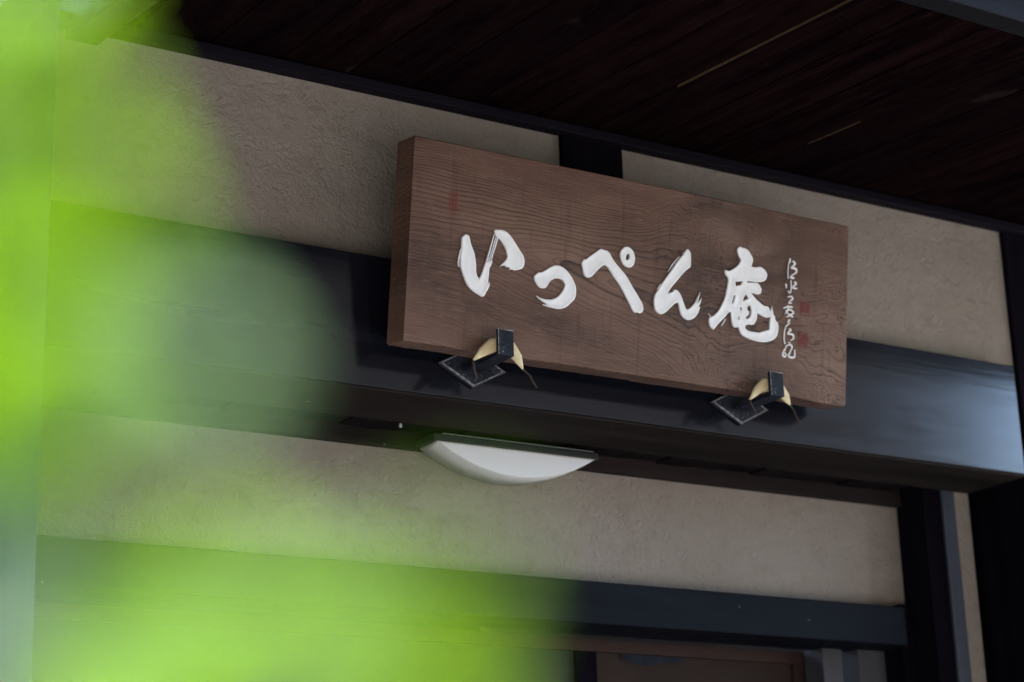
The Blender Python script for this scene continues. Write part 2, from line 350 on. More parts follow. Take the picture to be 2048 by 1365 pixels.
# eave ceiling: one board after another, all running from the wall out to the eaves
def ez(y, d=0): return zz(ZC - SL*(YW - y) + d)
def slab(name, x0, x1, y0, y1, d0, d1, mat, parent, bevel=.0015):
    v = [(x0,y0,ez(y0,d0)),(x1,y0,ez(y0,d0)),(x1,y1,ez(y1,d0)),(x0,y1,ez(y1,d0)),(x0,y0,ez(y0,d1)),(x1,y0,ez(y0,d1)),(x1,y1,ez(y1,d1)),(x0,y1,ez(y1,d1))]
    return link(name, v, BF, mat, parent, bevel=bevel)
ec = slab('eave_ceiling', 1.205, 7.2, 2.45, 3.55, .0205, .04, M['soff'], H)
BW = .1558; rnd = random.Random(4)
proto = None
for i in range(-8, 31):
    x = 2.3677 + i*BW; 
    if x < 1.2: continue
    d = rnd.uniform(-.0018, .0018)
    if proto is None:
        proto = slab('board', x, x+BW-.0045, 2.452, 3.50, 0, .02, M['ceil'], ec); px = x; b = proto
    else:
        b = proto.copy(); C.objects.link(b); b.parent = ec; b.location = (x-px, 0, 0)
    b.location.z += d
slab('joint_sliver', 2.3654, 2.3661, 2.49, 3.07, -.0020, .012, M['bare'], ec, 0)
slab('joint_sliver', 2.8322, 2.8330, 3.02, 3.20, -.0020, .012, M['bare'], ec, 0)
box('fascia_beam', 1.205, 7.2, 2.40, 2.449, zz(1.688), zz(1.86), M['fascia'], H, .004)
# barge board closing the left end of the eaves, gutter beside it
v = [];
for x in (1.135, 1.2):
    for y, z in ((2.30, 1.560), (3.75, 1.777), (3.75, 2.02), (2.30, 1.90)): v.append((x, y, zz(z)))
link('barge_board', v, [(0,1,2,3),(4,7,6,5),(0,4,5,1),(1,5,6,2),(2,6,7,3),(3,7,4,0)], M['beamdry'], H, bevel=.004)
box('verge_board', .90, .965, 2.25, 3.262, zz(1.575), zz(1.735), M['greypost'], H, .004)
# roof slab with seams
v = [(.80,2.28,zz(1.862)),(7.4,2.28,zz(1.862)),(7.4,7.8,zz(3.3)),(.80,7.8,zz(3.3)),(.80,2.28,zz(1.92)),(7.4,2.28,zz(1.92)),(7.4,7.8,zz(3.36)),(.80,7.8,zz(3.36))]
rf = link('roof', v, BF, M['roof'], H, bevel=.004)
for i in range(22):
    x = .82 + i*.31
    v = [(x,2.27,zz(1.921)),(x+.04,2.27,zz(1.921)),(x+.04,7.8,zz(3.361)),(x,7.8,zz(3.361)),(x,2.27,zz(1.95)),(x+.04,2.27,zz(1.95)),(x+.04,7.8,zz(3.39)),(x,7.8,zz(3.39))]
    link('roof_seam', v, BF, M['roof'], rf, bevel=.003)

# unseen house added behind the viewer to block sky and darken the lintel
HO = empty('added_house_behind', (-1.5, -9, 0), 'dark house added unseen behind the viewer to block sky light', 'building')
box('wall', -14, 12.7, -12, -5.6, 0, 10.0, M['blocker_wall'], HO, .01)
v = [(-14.6,-4.9,9.9),(13.2,-4.9,9.9),(13.2,-12.6,9.9),(-14.6,-12.6,9.9),(-14.6,-8.8,12.6),(13.2,-8.8,12.6)]
link('roof', v, [(0,1,5,4),(2,3,4,5),(1,2,5),(3,0,4),(0,3,2,1)], M['roof'], HO)
for i in range(9):
    x = -12.6 + i*2.7
    for z0 in (1.0, 3.5, 6.0, 8.3):
        wn = box('window', x, x+1.4, -5.598, -5.54, z0, z0+1.1, M['beamdry'], HO, .004)
        for k in (0, 1): box('pane', x+.06+k*.66, x+.68+k*.66, -5.539, -5.53, z0+.06, z0+1.04, M['dark'], wn, 0)

# unseen house added on the left, keeps sky light off the sign's end
NB = empty('added_house_left', (-6.5, 3, 0), 'dark house added out of view on the left to block sky light', 'building')
box('wall', -10, -3.2, -3.0, 9.5, 0, 7.0, M['blocker_wall'], NB, .01)
v = [(-10.6,-3.6,6.9),(-2.6,-3.6,6.9),(-2.6,10.1,6.9),(-10.6,10.1,6.9),(-6.6,-3.6,9.2),(-6.6,10.1,9.2)]
link('roof', v, [(0,1,4),(1,2,5,4),(2,3,5),(3,0,4,5),(0,3,2,1)], M['roof'], NB)
for i in range(4):
    y = -1.6 + i*2.8
    for z0 in (1.0, 4.0):
        wn = box('window', -3.199, -3.15, y, y+1.4, z0, z0+1.2, M['beamdry'], NB, .004)
        for k in (0, 1): box('pane', -3.149, -3.14, y+.06+k*.66, y+.68+k*.66, z0+.06, z0+1.14, M['dark'], wn, 0)

# ------------------------------------------------------------ signboard
SW, SH, ST = 1.1339, .4177, .070
up = Vector((0, -.14363529, .98963069)); sc0 = Vector((2.35050723, 3.21, 1.36194846 + CAMZ))
S = empty('signboard', sc0 - up*SH/2, 'thick brown wooden signboard with white carved characters above the entrance', 'sign')
S.rotation_euler = (R(8.2583), 0, 0)
def local(name, verts, faces, mat, parent, loc=(0,0,0), smooth=False, recalc=True):
    me = bpy.data.meshes.new(name); me.from_pydata([tuple(v) for v in verts], [], faces)
    if recalc:
        bm = bmesh.new(); bm.from_mesh(me); bmesh.ops.recalc_face_normals(bm, faces=bm.faces); bm.to_mesh(me); bm.free()
    if smooth:
        for p in me.polygons: p.use_smooth = True
    me.materials.append(mat); o = bpy.data.objects.new(name, me); C.objects.link(o); o.parent = parent; o.location = loc
    return o
rnd = random.Random(3)
from mathutils import noise as mn
b = .0028; prof = [(-SH/2+b, 0), (SH/2-b, 0), (SH/2-.0008, b*.3), (SH/2, b), (SH/2, ST-b), (SH/2-b, ST), (-SH/2+b, ST), (-SH/2, ST-b), (-SH/2, b), (-SH/2+.0008, b*.3)]
vs, fs = [], []; NX = 120; K = len(prof)
for i in range(NX+1):
    x = -SW/2 + SW*i/NX; endk = 1 if 0 < i < NX else 0
    for k, (z, y) in enumerate(prof):
        q = mn.noise(Vector((x*9, z*4, y*30))); q2 = mn.noise(Vector((x*45, z*20+5, y*60)))
        dz = (q*.0022 + q2*.0012)*(1 if z < 0 else .45); dy = q2*.0006
        xx = x
        if i in (0, NX): xx = x - math.copysign(.0015 if k in (0, 1, 5, 6) else .0025, x) + mn.noise(Vector((3, z*14, y*20)))*.0015
        if z < -SH*.49 and x > .30: dz += .0035*math.exp(-((x-.40)/.06)**2)      # planed hollow in the lower edge
        vs.append((xx, y+dy, z+dz))
for i in range(NX):
    for k in range(K): fs.append((i*K+k, i*K+(k+1) % K, (i+1)*K+(k+1) % K, (i+1)*K+k))
fs.append(tuple(range(K))); fs.append(tuple(range(NX*K, NX*K+K)))
local('board', vs, fs, M['sign'], S, (0, 0, SH/2))

GL = {"i":[[[-447.7,17.1],[-443.6,21.6],[-439.2,25.7],[-431.9,23.5],[-428.9,17.7],[-426.6,9.7],[-420.6,-2.7],[-416.8,-10.4],[-413.4,-23.2],[-411.2,-36.1],[-410.6,-46.0],[-407.8,-55.5],[-402.6,-61.4],[-398.9,-52.5],[-394.1,-38.5],[-390.5,-27.1],[-388.1,-22.9],[-381.6,-22.9],[-376.0,-14.8],[-374.6,-19.6],[-376.5,-29.1],[-380.0,-35.5],[-380.6,-48.1],[-381.4,-61.5],[-381.9,-69.6],[-377.9,-63.5],[-378.0,-71.0],[-381.3,-79.8],[-384.8,-85.3],[-389.0,-94.2],[-392.7,-96.4],[-400.4,-94.2],[-410.0,-90.7],[-419.7,-85.5],[-429.5,-77.0],[-435.8,-66.4],[-442.1,-54.1],[-446.4,-43.2],[-448.0,-31.9],[-448.2,-18.7],[-447.1,-6.9]],[[-447.5,-5.3],[-450.0,-8.2],[-452.3,-22.6],[-453.9,-36.1],[-451.7,-42.4],[-449.4,-44.0],[-450.8,-35.6],[-449.9,-22.2]],[[-389.2,-23.7],[-381.3,5.3],[-373.4,35.0],[-371.2,37.4],[-378.5,5.7],[-386.1,-23.9]],[[-383.9,-23.6],[-375.5,4.5],[-367.7,34.6],[-366.3,33.8],[-373.7,4.8],[-381.6,-23.6]],[[-379.7,-22.9],[-372.5,1.6],[-365.5,29.6],[-362.5,31.4],[-366.5,14.3],[-371.4,-1.6],[-375.2,-15.9]],[[-373.0,41.8],[-370.3,47.6],[-366.4,46.6],[-355.0,48.1],[-347.2,46.9],[-337.3,41.8],[-327.1,32.4],[-316.8,20.6],[-308.6,10.9],[-302.4,4.3],[-298.4,-5.2],[-298.0,-13.6],[-300.1,-20.7],[-304.7,-25.6],[-312.3,-28.5],[-320.9,-31.0],[-323.4,-29.7],[-327.7,-30.0],[-333.3,-32.5],[-331.2,-28.5],[-337.5,-26.1],[-342.2,-28.0],[-340.4,-25.2],[-346.2,-24.4],[-356.5,-29.0],[-351.1,-22.2],[-343.9,-14.0],[-339.5,-6.6],[-340.5,1.6],[-344.3,11.1],[-350.6,20.2],[-357.7,27.5],[-362.7,30.9],[-367.6,33.5]]],"tsu":[[[-273.1,-35.2],[-267.5,-30.1],[-262.8,-26.0],[-256.0,-24.9],[-246.5,-19.2],[-235.1,-10.7],[-223.5,-5.5],[-213.6,-4.8],[-201.5,-8.1],[-191.2,-15.1],[-180.7,-25.4],[-173.1,-37.1],[-169.6,-48.6],[-170.0,-60.6],[-173.5,-70.5],[-182.1,-79.4],[-191.6,-88.4],[-203.2,-94.0],[-215.0,-95.6],[-226.9,-95.1],[-238.7,-94.3],[-249.6,-92.5],[-249.1,-91.0],[-237.0,-90.3],[-245.0,-87.6],[-255.0,-83.1],[-262.0,-79.1],[-265.2,-75.3],[-255.2,-78.9],[-243.4,-79.8],[-229.7,-78.1],[-220.1,-73.8],[-212.4,-68.5],[-204.9,-59.7],[-199.5,-49.6],[-196.8,-42.4],[-201.2,-35.4],[-208.3,-32.2],[-218.2,-31.9],[-227.9,-36.0],[-234.5,-41.2],[-239.1,-48.7],[-244.6,-56.3],[-252.4,-57.7],[-260.3,-56.0],[-267.5,-49.5],[-271.7,-42.6]]],"pe":[[[-158.0,7.0],[-157.3,13.1],[-152.6,20.2],[-149.5,18.6],[-138.8,27.2],[-127.0,36.8],[-115.2,45.6],[-110.2,47.6],[-103.0,45.8],[-95.8,45.7],[-88.4,40.3],[-81.8,30.9],[-71.1,20.4],[-60.4,11.6],[-47.5,1.4],[-36.7,-10.9],[-25.7,-24.9],[-14.8,-37.3],[-6.0,-48.2],[-0.4,-56.1],[1.4,-64.5],[0.2,-70.8],[-5.9,-76.0],[-13.2,-74.4],[-17.3,-76.2],[-23.6,-74.1],[-29.1,-67.1],[-34.6,-58.4],[-44.5,-45.1],[-54.4,-30.9],[-65.2,-18.6],[-76.0,-8.1],[-84.6,1.8],[-93.2,10.9],[-100.5,14.1],[-106.5,11.5],[-113.4,5.2],[-123.1,-4.9],[-130.8,-13.8],[-138.7,-18.4],[-146.8,-17.9],[-152.0,-12.7],[-154.5,-2.8]],[[-58.2,55.5],[-49.1,61.9],[-39.8,61.6],[-31.2,56.3],[-26.3,48.3],[-24.6,38.1],[-26.9,27.2],[-32.8,20.2],[-40.0,18.2],[-48.3,19.6],[-55.8,25.4],[-61.0,35.9],[-62.3,46.2]],[[-43.7,48.0],[-40.2,47.0],[-38.5,42.0],[-40.7,35.6],[-44.4,33.3],[-48.0,35.3],[-47.6,41.5]]],"n":[[[109.7,82.2],[112.3,83.0],[119.7,76.6],[121.5,68.0],[122.1,52.0],[120.9,43.8],[111.4,36.2],[101.1,25.7],[90.8,13.5],[80.6,1.4],[70.4,-10.7],[63.4,-22.3],[70.8,-19.5],[77.0,-16.4],[80.1,-11.9],[88.6,-12.4],[96.4,-19.3],[102.1,-29.0],[107.9,-40.5],[113.6,-50.3],[121.0,-47.5],[129.3,-40.1],[137.6,-29.2],[143.6,-17.7],[149.3,-6.5],[145.9,-20.9],[142.0,-32.1],[148.3,-25.9],[154.1,-18.3],[150.6,-30.9],[144.5,-42.4],[150.5,-38.9],[147.9,-47.2],[145.0,-54.7],[136.7,-64.7],[128.3,-70.3],[119.8,-72.7],[109.0,-70.4],[100.1,-62.8],[95.4,-51.1],[92.9,-40.9],[89.6,-37.9],[80.2,-44.5],[70.0,-53.9],[59.8,-64.1],[49.4,-69.9],[40.9,-68.5],[33.4,-64.3],[29.4,-53.5],[28.3,-41.5],[30.9,-28.8],[36.9,-20.9],[44.8,-7.5],[56.9,10.2],[69.0,26.1],[81.1,43.9],[93.4,60.0],[103.7,70.6],[99.0,69.8],[107.7,78.3]],[[62.6,25.2],[68.6,36.7],[78.7,50.7],[90.1,62.2],[92.8,63.2],[84.6,54.8],[74.4,41.5],[65.3,28.6],[63.7,24.8]],[[35.2,-18.6],[38.7,-11.9],[43.9,-3.7],[44.0,-6.7],[40.0,-13.8],[36.9,-19.5]]],"an":[[[246.8,102.9],[250.7,109.1],[258.8,111.5],[256.2,108.4],[265.7,109.2],[276.9,105.4],[285.4,96.7],[290.7,87.5],[288.8,76.0],[286.8,70.8],[297.2,70.6],[311.0,73.9],[322.2,70.0],[329.4,63.2],[331.0,55.6],[325.7,44.8],[314.8,40.2],[298.2,37.3],[281.7,37.1],[274.2,33.3],[287.3,34.6],[303.8,35.9],[312.3,30.5],[316.7,22.2],[314.1,14.1],[307.3,10.8],[296.3,11.5],[288.0,11.4],[296.5,3.7],[310.6,-5.4],[324.6,-12.2],[335.7,-12.9],[342.9,-21.9],[346.7,-9.1],[349.9,-22.0],[353.0,-32.7],[355.7,-30.1],[357.3,-38.8],[361.7,-44.9],[363.3,-42.4],[366.1,-53.2],[365.1,-66.7],[359.8,-78.5],[348.9,-86.6],[335.2,-91.8],[318.7,-94.0],[299.4,-93.2],[280.2,-90.3],[265.0,-84.6],[257.9,-74.6],[256.3,-69.3],[246.9,-71.3],[240.0,-68.3],[237.0,-59.9],[234.8,-49.3],[233.6,-38.4],[227.0,-41.6],[216.6,-54.0],[203.5,-66.8],[188.0,-84.2],[179.9,-79.8],[175.6,-70.6],[174.7,-62.0],[179.1,-57.1],[173.0,-50.3],[181.7,-56.7],[192.2,-48.7],[202.5,-36.3],[210.1,-22.0],[215.2,-12.5],[220.0,5.8],[223.4,26.1],[223.9,35.0],[216.1,42.7],[214.4,52.4],[226.6,52.0],[242.6,62.2],[253.2,72.7],[257.0,81.1],[249.8,92.2]],[[306.4,-30.4],[317.0,-34.4],[328.1,-37.3],[339.7,-36.3],[343.5,-32.9],[341.7,-47.6],[341.3,-63.2],[326.3,-68.6],[312.6,-73.8],[301.6,-74.2],[285.1,-74.2],[274.1,-70.2],[273.9,-63.6],[284.7,-59.5],[295.7,-58.9],[302.3,-50.9],[305.6,-41.6]],[[243.6,30.3],[262.6,33.8],[260.7,26.2],[245.3,20.1]],[[240.8,0.0],[245.2,-1.1],[239.2,-17.9],[234.9,-20.2]],[[274.4,7.1],[281.5,-1.8],[265.4,-10.1],[267.9,-2.7]],[[259.0,-23.8],[262.3,-25.6],[261.4,-31.2],[257.9,-32.8]],[[282.0,-17.2],[287.5,-17.5],[289.8,-28.3],[286.9,-40.9],[278.8,-47.5],[273.3,-46.5],[281.9,-38.7],[283.8,-31.3],[278.2,-27.7],[278.6,-22.1]],[[254.2,-46.1],[257.2,-46.1],[256.7,-53.9],[254.2,-54.5]],[[219.3,-55.8],[221.0,-56.0],[216.9,-63.8],[210.5,-72.8],[209.1,-72.1],[214.7,-63.0]]]}
INS = [[[396.4,106.2,1.83],[395.7,99.3,2.09],[392.3,92.0,1.04],[391.0,73.8,1.04],[392.6,59.3,1.31]],[[404.2,101.8,1.83],[410.8,97.1,2.09],[405.9,90.0,1.57],[401.8,85.6,1.83],[413.1,85.0,2.09],[415.3,77.5,1.57],[406.4,71.1,1.31],[399.5,63.8,1.83],[409.4,63.0,1.83]],[[385.3,47.0,1.31],[387.4,42.1,1.83],[387.0,36.6,0.78]],[[400.0,57.1,0.91],[401.4,43.7,1.17],[399.6,28.2,1.31],[392.7,31.7,1.04]],[[409.7,54.4,1.57],[415.4,51.5,1.83],[405.8,41.0,1.31],[418.0,40.6,1.57]],[[392.3,17.6,1.04],[402.1,20.4,1.57],[406.4,15.7,1.57],[400.0,11.1,1.31],[395.4,4.6,1.04],[403.9,5.8,0.91]],[[379.8,-9.9,1.17],[392.8,-4.3,1.57],[406.9,-3.8,1.31]],[[391.9,-0.8,1.04],[393.9,-11.3,1.31],[384.9,-21.5,1.04]],[[386.1,-15.1,1.04],[400.0,-10.0,1.31],[409.2,-15.9,1.57],[399.0,-22.9,1.31],[389.3,-28.1,1.04]],[[391.8,-18.3,1.04],[399.8,-22.1,1.57],[408.3,-25.4,1.31]],[[395.8,-32.3,0.91],[399.6,-34.7,1.04],[393.7,-38.2,0.91],[400.0,-40.9,1.17]],[[396.7,-43.4,1.04],[388.4,-50.1,1.31],[384.6,-64.0,1.31],[384.5,-79.6,1.17],[387.6,-90.4,1.44]],[[397.0,-54.5,1.31],[402.9,-55.3,1.57],[394.5,-64.9,1.31],[408.5,-65.2,1.83],[410.7,-73.4,1.57],[401.9,-79.5,0.91]],[[395.8,-84.8,0.91],[402.6,-85.2,0.91]],[[387.1,-106.0,1.57],[389.6,-94.5,1.31],[402.1,-88.9,1.31],[407.3,-94.4,1.57],[402.5,-104.0,1.57],[398.6,-115.6,1.83],[414.1,-115.4,1.83],[414.7,-97.5,1.17]],[[386.1,-99.4,1.17],[380.3,-113.5,1.83],[386.9,-118.0,1.83],[391.5,-111.4,1.31],[384.4,-109.7,1.31]]]
def smooth_poly(P, corner=52):
    P = [Vector(p) for p in P]; n = len(P); out = []
    def isc(i):
        a = (P[i]-P[i-1]); c = (P[(i+1) % n]-P[i])
        if a.length < 1e-6 or c.length < 1e-6: return True
        return math.degrees(a.angle(c)) > corner
    cor = [isc(i) for i in range(n)]
    for i in range(n):
        p0, p1, p2, p3 = P[i-1], P[i], P[(i+1) % n], P[(i+2) % n]
        m1 = (p2-p1) if cor[i] else (p2-p0)*.5; m2 = (p2-p1) if cor[(i+1) % n] else (p3-p1)*.5
        L = (p2-p1).length; k = max(1, int(L/2.2))
        mx = L*1.2
        if m1.length > mx: m1 = m1*(mx/m1.length)
        if m2.length > mx: m2 = m2*(mx/m2.length)
        for j in range(k):
            t = j/k; t2 = t*t; t3 = t2*t
            out.append(p1*(2*t3-3*t2+1) + m1*(t3-2*t2+t) + p2*(-2*t3+3*t2) + m2*(t3-t2))
    return out
def inside(x, y, loops):
    c = False
    for L in loops:
        j = L[-1]
        for p in L:
            if (p.y > y) != (j.y > y) and x < (j.x-p.x)*(y-p.y)/(j.y-p.y)+p.x: c = not c
            j = p
    return c
def glyph(name, polys, parent, label):
    loops = [smooth_poly(p) for p in polys]
    segs = [(L[i-1], L[i]) for L in loops for i in range(len(L))]
    def dist(p):
        m_ = 1e9
        for a, c in segs:
            d = c-a; l2 = d.length_squared
            t = 0 if l2 == 0 else max(0, min(1, (p-a).dot(d)/l2)); e = (a+d*t-p).length_squared
            if e < m_: m_ = e
        return math.sqrt(m_)
    V = []; E = []; nb = 0
    for L in loops:
        s = len(V); V += L; E += [(s+i, s+(i+1) % len(L)) for i in range(len(L))]
    nb = len(V); extra = []
    for L in loops:
        for i in range(len(L)):
            t = (L[(i+1) % len(L)]-L[i-1])
            if t.length < 1e-6: continue
            nn = Vector((-t.y, t.x)).normalized()
            for off in ((1.6, 4.2, 8.0) if i % 2 == 0 else (1.6,)):
                for sg in (1, -1):
                    p = L[i]+nn*off*sg
                    if inside(p.x, p.y, loops) and dist(p) > off*.93: extra.append(p)
    xs = [p.x for p in V]; ys = [p.y for p in V]; y = min(ys)
    while y < max(ys):
        x = min(xs)
        while x < max(xs):
            p = Vector((x, y))
            if inside(x, y, loops) and dist(p) > 9.5: extra.append(p)
            x += 4.5
        y += 4.5
    V2 = V+extra
    r = delaunay_2d_cdt([Vector(p) for p in V2], E, [], 0, 1e-4)
    ov, oe, of = r[0], r[1], r[2]; edge_v = set()
    tris = []
    for f in of:
        c = (ov[f[0]]+ov[f[1]]+ov[f[2]])/3
        if inside(c.x, c.y, loops): tris.append(tuple(f))
    def hgt(d):
        if d < 1.6: return 3.0+.9*math.sin(d/1.6*math.pi/2)
        return 3.9-1.6*min(1, (d-1.6)/6.0)
    cnt = {}
    for f in tris:
        for i in range(3): 
            e = (f[i], f[(i+1) % 3]); cnt[e] = cnt.get(e, 0)+1
    bed = [e for e in cnt if (e[1], e[0]) not in cnt]
    bvs = set(i for e in bed for i in e)
    vs = [(p.x/1000, -(3.0 if i in bvs else hgt(dist(p)))/1000, p.y/1000) for i, p in enumerate(ov)]
    fs = [tuple(f) for f in tris]; base = {}
    for i in bvs: base[i] = len(vs); vs.append((ov[i].x/1000, .0015, ov[i].y/1000))
    nt_ = len(fs)
    for a, c in bed: fs.append((a, base[a], base[c], c))
    o = local(name, vs, fs, M['white'], parent, (0, 0, SH/2))
    for i, p in enumerate(o.data.polygons): p.use_smooth = len(p.vertices) == 3
    o['label'] = label
    return o
NM = {'i': 'first large white carved character from the left, two curved strokes', 'tsu': 'second large white carved character, one open hook', 'pe': 'third large white carved character, a chevron with a small ring',
      'n': 'fourth large white carved character with a ragged brush tail', 'an': 'last and tallest large white carved character'}
for k in ('i', 'tsu', 'pe', 'n', 'an'): glyph('character', GL[k], S, NM[k])
# small column of brushed characters
vs, fs = [], []
for st in INS:
    P = [Vector(p[:2]) for p in st]; Wd = [p[2] for p in st]; pts = []; n = len(P)
    for i in range(n-1):
        p0 = P[max(i-1, 0)]; p1 = P[i]; p2 = P[i+1]; p3 = P[min(i+2, n-1)]
        for j in range(5):
            t = j/5; t2 = t*t; t3 = t2*t
            pts.append((.5*((2*p1)+(p2-p0)*t+(2*p0-5*p1+4*p2-p3)*t2+(3*p1-p0-3*p2+p3)*t3), Wd[i]*(1-t)+Wd[i+1]*t))
    pts.append((P[-1], Wd[-1])); ctr = [p for p, w_ in pts]
    s = len(vs); m_ = len(pts)
    for i, (p, w_) in enumerate(pts):
        t = (ctr[min(i+1, m_-1)]-ctr[max(i-1, 0)]).normalized(); nn = Vector((-t.y, t.x)); w_ *= (.55 if i in (0, m_-1) else 1)*1.25
        for a, hh in ((-1, .001), (-1, -.0016), (-.35, -.0026), (.35, -.0026), (1, -.0016), (1, .001)):
            q = p+nn*w_*a; vs.append((q.x/1000, hh, q.y/1000))
    for i in range(m_-1):
        for k in range(5): fs.append((s+i*6+k, s+i*6+k+1, s+i*6+7+k, s+i*6+6+k))
    fs.append(tuple(s+k for k in range(6))); fs.append(tuple(s+(m_-1)*6+k for k in range(6)))
o = local('inscription', vs, fs, M['white'], S, (0, 0, SH/2)); o['label'] = 'small column of white brushed characters at the right of the sign'
def seal(cx, cz, w_, h_, bars, label):
    vs, fs = [], []
    def bar(x0, x1, z0, z1):
        s = len(vs)
        for y in (.0006, -.0007): vs.extend([(x0/1000, y, z0/1000), (x1/1000, y, z0/1000), (x1/1000, y, z1/1000), (x0/1000, y, z1/1000)])
        fs.extend([tuple(s+i for i in f) for f in BF])
    t = 1.5
    bar(cx-w_/2, cx-w_/2+t, cz-h_/2+t, cz+h_/2-t); bar(cx+w_/2-t, cx+w_/2, cz-h_/2+t, cz+h_/2-t); bar(cx-w_/2+1, cx+w_/2-1, cz+h_/2-t, cz+h_/2); bar(cx-w_/2+1, cx+w_/2-1, cz-h_/2, cz-h_/2+t)
    for a, b_, c_, d_ in bars: bar(cx+a*w_, cx+b_*w_, cz+c_*h_, cz+d_*h_)
    o = local('seal', vs, fs, M['seal'], S, (0, 0, SH/2)); o['label'] = label
seal(-470, 88, 18, 40, [(-.3,.3,.22,.30),(-.06,.06,-.36,.20),(-.3,-.10,-.02,.06),(.10,.3,-.05,.03),(-.3,-.1,-.22,-.15),(.1,.3,-.25,-.18)], 'narrow red seal at the upper left of the sign')
seal(442, -1, 26, 30, [(-.36,-.05,.18,.32),(.05,.36,.20,.34),(-.36,-.24,-.34,.14),(-.14,-.05,-.30,.10),(.05,.15,-.34,.16),(.24,.36,-.30,.14),(-.22,-.16,-.1,0)], 'square red seal beside the small inscription')
seal(438, -73, 25, 34, [(-.36,.0,.20,.32),(-.30,-.20,-.34,.14),(-.12,.0,-.30,.10),(.08,.18,-.36,.36),(.24,.36,-.05,.34),(.22,.36,-.34,-.16)], 'lower red seal beside the foot of the small inscription')

# ------------------------------------------------------------ iron brackets with their padding
def bracket(cx, label):
    Bk = empty('sign_bracket', (cx, YB, zz(1.153)), label, 'bracket', 'iron brackets carrying the signboard')
    cz = zz(1.153); t = .007
    dia = [(-.083, 0), (0, -.044), (.083, 0), (0, .044)]
    v = [(cx+a, YB-t, cz+c) for a, c in dia]+[(cx+a, YB-.0005, cz+c) for a, c in dia]
    link('back_plate', v, [(0,1,2,3),(7,6,5,4),(0,4,5,1),(1,5,6,2),(2,6,7,3),(3,7,4,0)], M['iron'], Bk, bevel=.0012)
    for i in range(4):                           # worn bright rim of the plate
        a, c = Vector((dia[i][0], 0, dia[i][1])), Vector((dia[(i+1) % 4][0], 0, dia[(i+1) % 4][1]))
        o_ = Vector((cx, YB-t-.0005, cz)); nrm = Vector((-(a+c).x, 0, -(a+c).z)).normalized()*(.0060 if i == 0 else .0032)
        a2 = a*.97+nrm*.4; c2 = c*.97+nrm*.4; q = [a2, c2, c2+nrm, a2+nrm]
        v = [tuple(o_+p) for p in q]+[tuple(o_+p+Vector((0, .0035, 0))) for p in q]
        link('worn_rim', v, [(0,1,2,3),(7,6,5,4),(0,4,5,1),(1,5,6,2),(2,6,7,3),(3,7,4,0)], M['edge'], Bk)
    box('arm', cx-.0183, cx+.0183, 3.2085, YB-t-.0002, zz(1.1425), zz(1.1505), M['iron'], Bk, .0012)
    box('lip', cx-.0183, cx+.0183, 3.200, 3.2083, zz(1.1425), zz(1.1965), M['iron'], Bk, .0014)
    v, f = tube([(cx-.0178, 3.1996, zz(1.1435)), (cx-.0178, 3.1996, zz(1.1955)), (cx+.0175, 3.1996, zz(1.1958))], .0011, 6)
    link('worn_rim', v, f, M['edge'], Bk)
    for sx in (-.045, .045):
        v, f = tube([(cx+sx, YB-t, cz), (cx+sx, YB-t-.003, cz)], [.006, .0045], 10); link('screw', v, f, M['iron'], Bk)
    return Bk
bracket(1.997, 'black iron bracket with diamond plate under the sign, nearer the white lamp')
bracket(2.689, 'black iron bracket with diamond plate under the right end of the sign')
def pad(pts, cl, cr, label):
    Pd = empty('padding_tie', (pts[2][0], 3.217, zz(pts[2][1])), label, 'padding', 'cream padding ties on the brackets')
    n = len(pts); vs, fs = [], []; W_ = [.0015, .010, .0155, .0185, .0165, .0125, .0015]
    P = [Vector((p[0], 3.2165, zz(p[1]))) for p in pts]; Q = []
    for k in range(7):
        u = k/6*(n-1); i = min(int(u), n-2); Q.append(P[i].lerp(P[i+1], u-i))
    K_ = 10
    for i, p in enumerate(Q):
        t = (Q[min(i+1, 6)]-Q[max(i-1, 0)]).normalized(); nn = Vector((-t.z, 0, t.x))
        for k in range(K_):
            th = 2*math.pi*k/K_; vs.append(tuple(p+nn*W_[i]*math.cos(th)+Vector((0, math.sin(th)*W_[i]*.42, 0))))
    for i in range(6):
        for k in range(K_): fs.append((i*K_+k, i*K_+(k+1) % K_, (i+1)*K_+(k+1) % K_, (i+1)*K_+k))
    link('pad', vs, fs, M['pad'], Pd, smooth=True)
    for path in (cl, cr):
        q = [Vector((a, 3.2165-.002*i, zz(c))) for i, (a, c) in enumerate(path)]; qq = []
        for i in range(len(q)-1):
            for j in range(3): qq.append(q[i].lerp(q[i+1], j/3))
        qq.append(q[-1])
        v, f = tube(qq, [.0022+.0006*math.sin(i*2.1) for i in range(len(qq))], 7); link('cord', v, f, M['cord'], Pd, smooth=True)
pad([(1.9279, 1.1266), (1.9515, 1.1484), (1.9754, 1.1650), (1.997, 1.172), (2.018, 1.1635), (2.0335, 1.146), (2.0457, 1.1233)],
    [(1.9285, 1.1280), (1.930, 1.108), (1.9348, 1.0883)], [(2.0450, 1.1240), (2.0595, 1.1125), (2.066, 1.099), (2.0728, 1.0869)], 'cream padding with brown cord ends on the bracket nearer the white lamp')
pad([(2.6212, 1.1289), (2.6450, 1.1540), (2.6664, 1.1690), (2.689, 1.173), (2.709, 1.1630), (2.7240, 1.148), (2.7363, 1.1302)],
    [(2.6218, 1.1300), (2.629, 1.112), (2.6362, 1.0959)], [(2.7358, 1.1310), (2.743, 1.119), (2.748, 1.103), (2.7519, 1.0867)], 'cream padding with brown cord ends on the bracket under the right end of the sign')

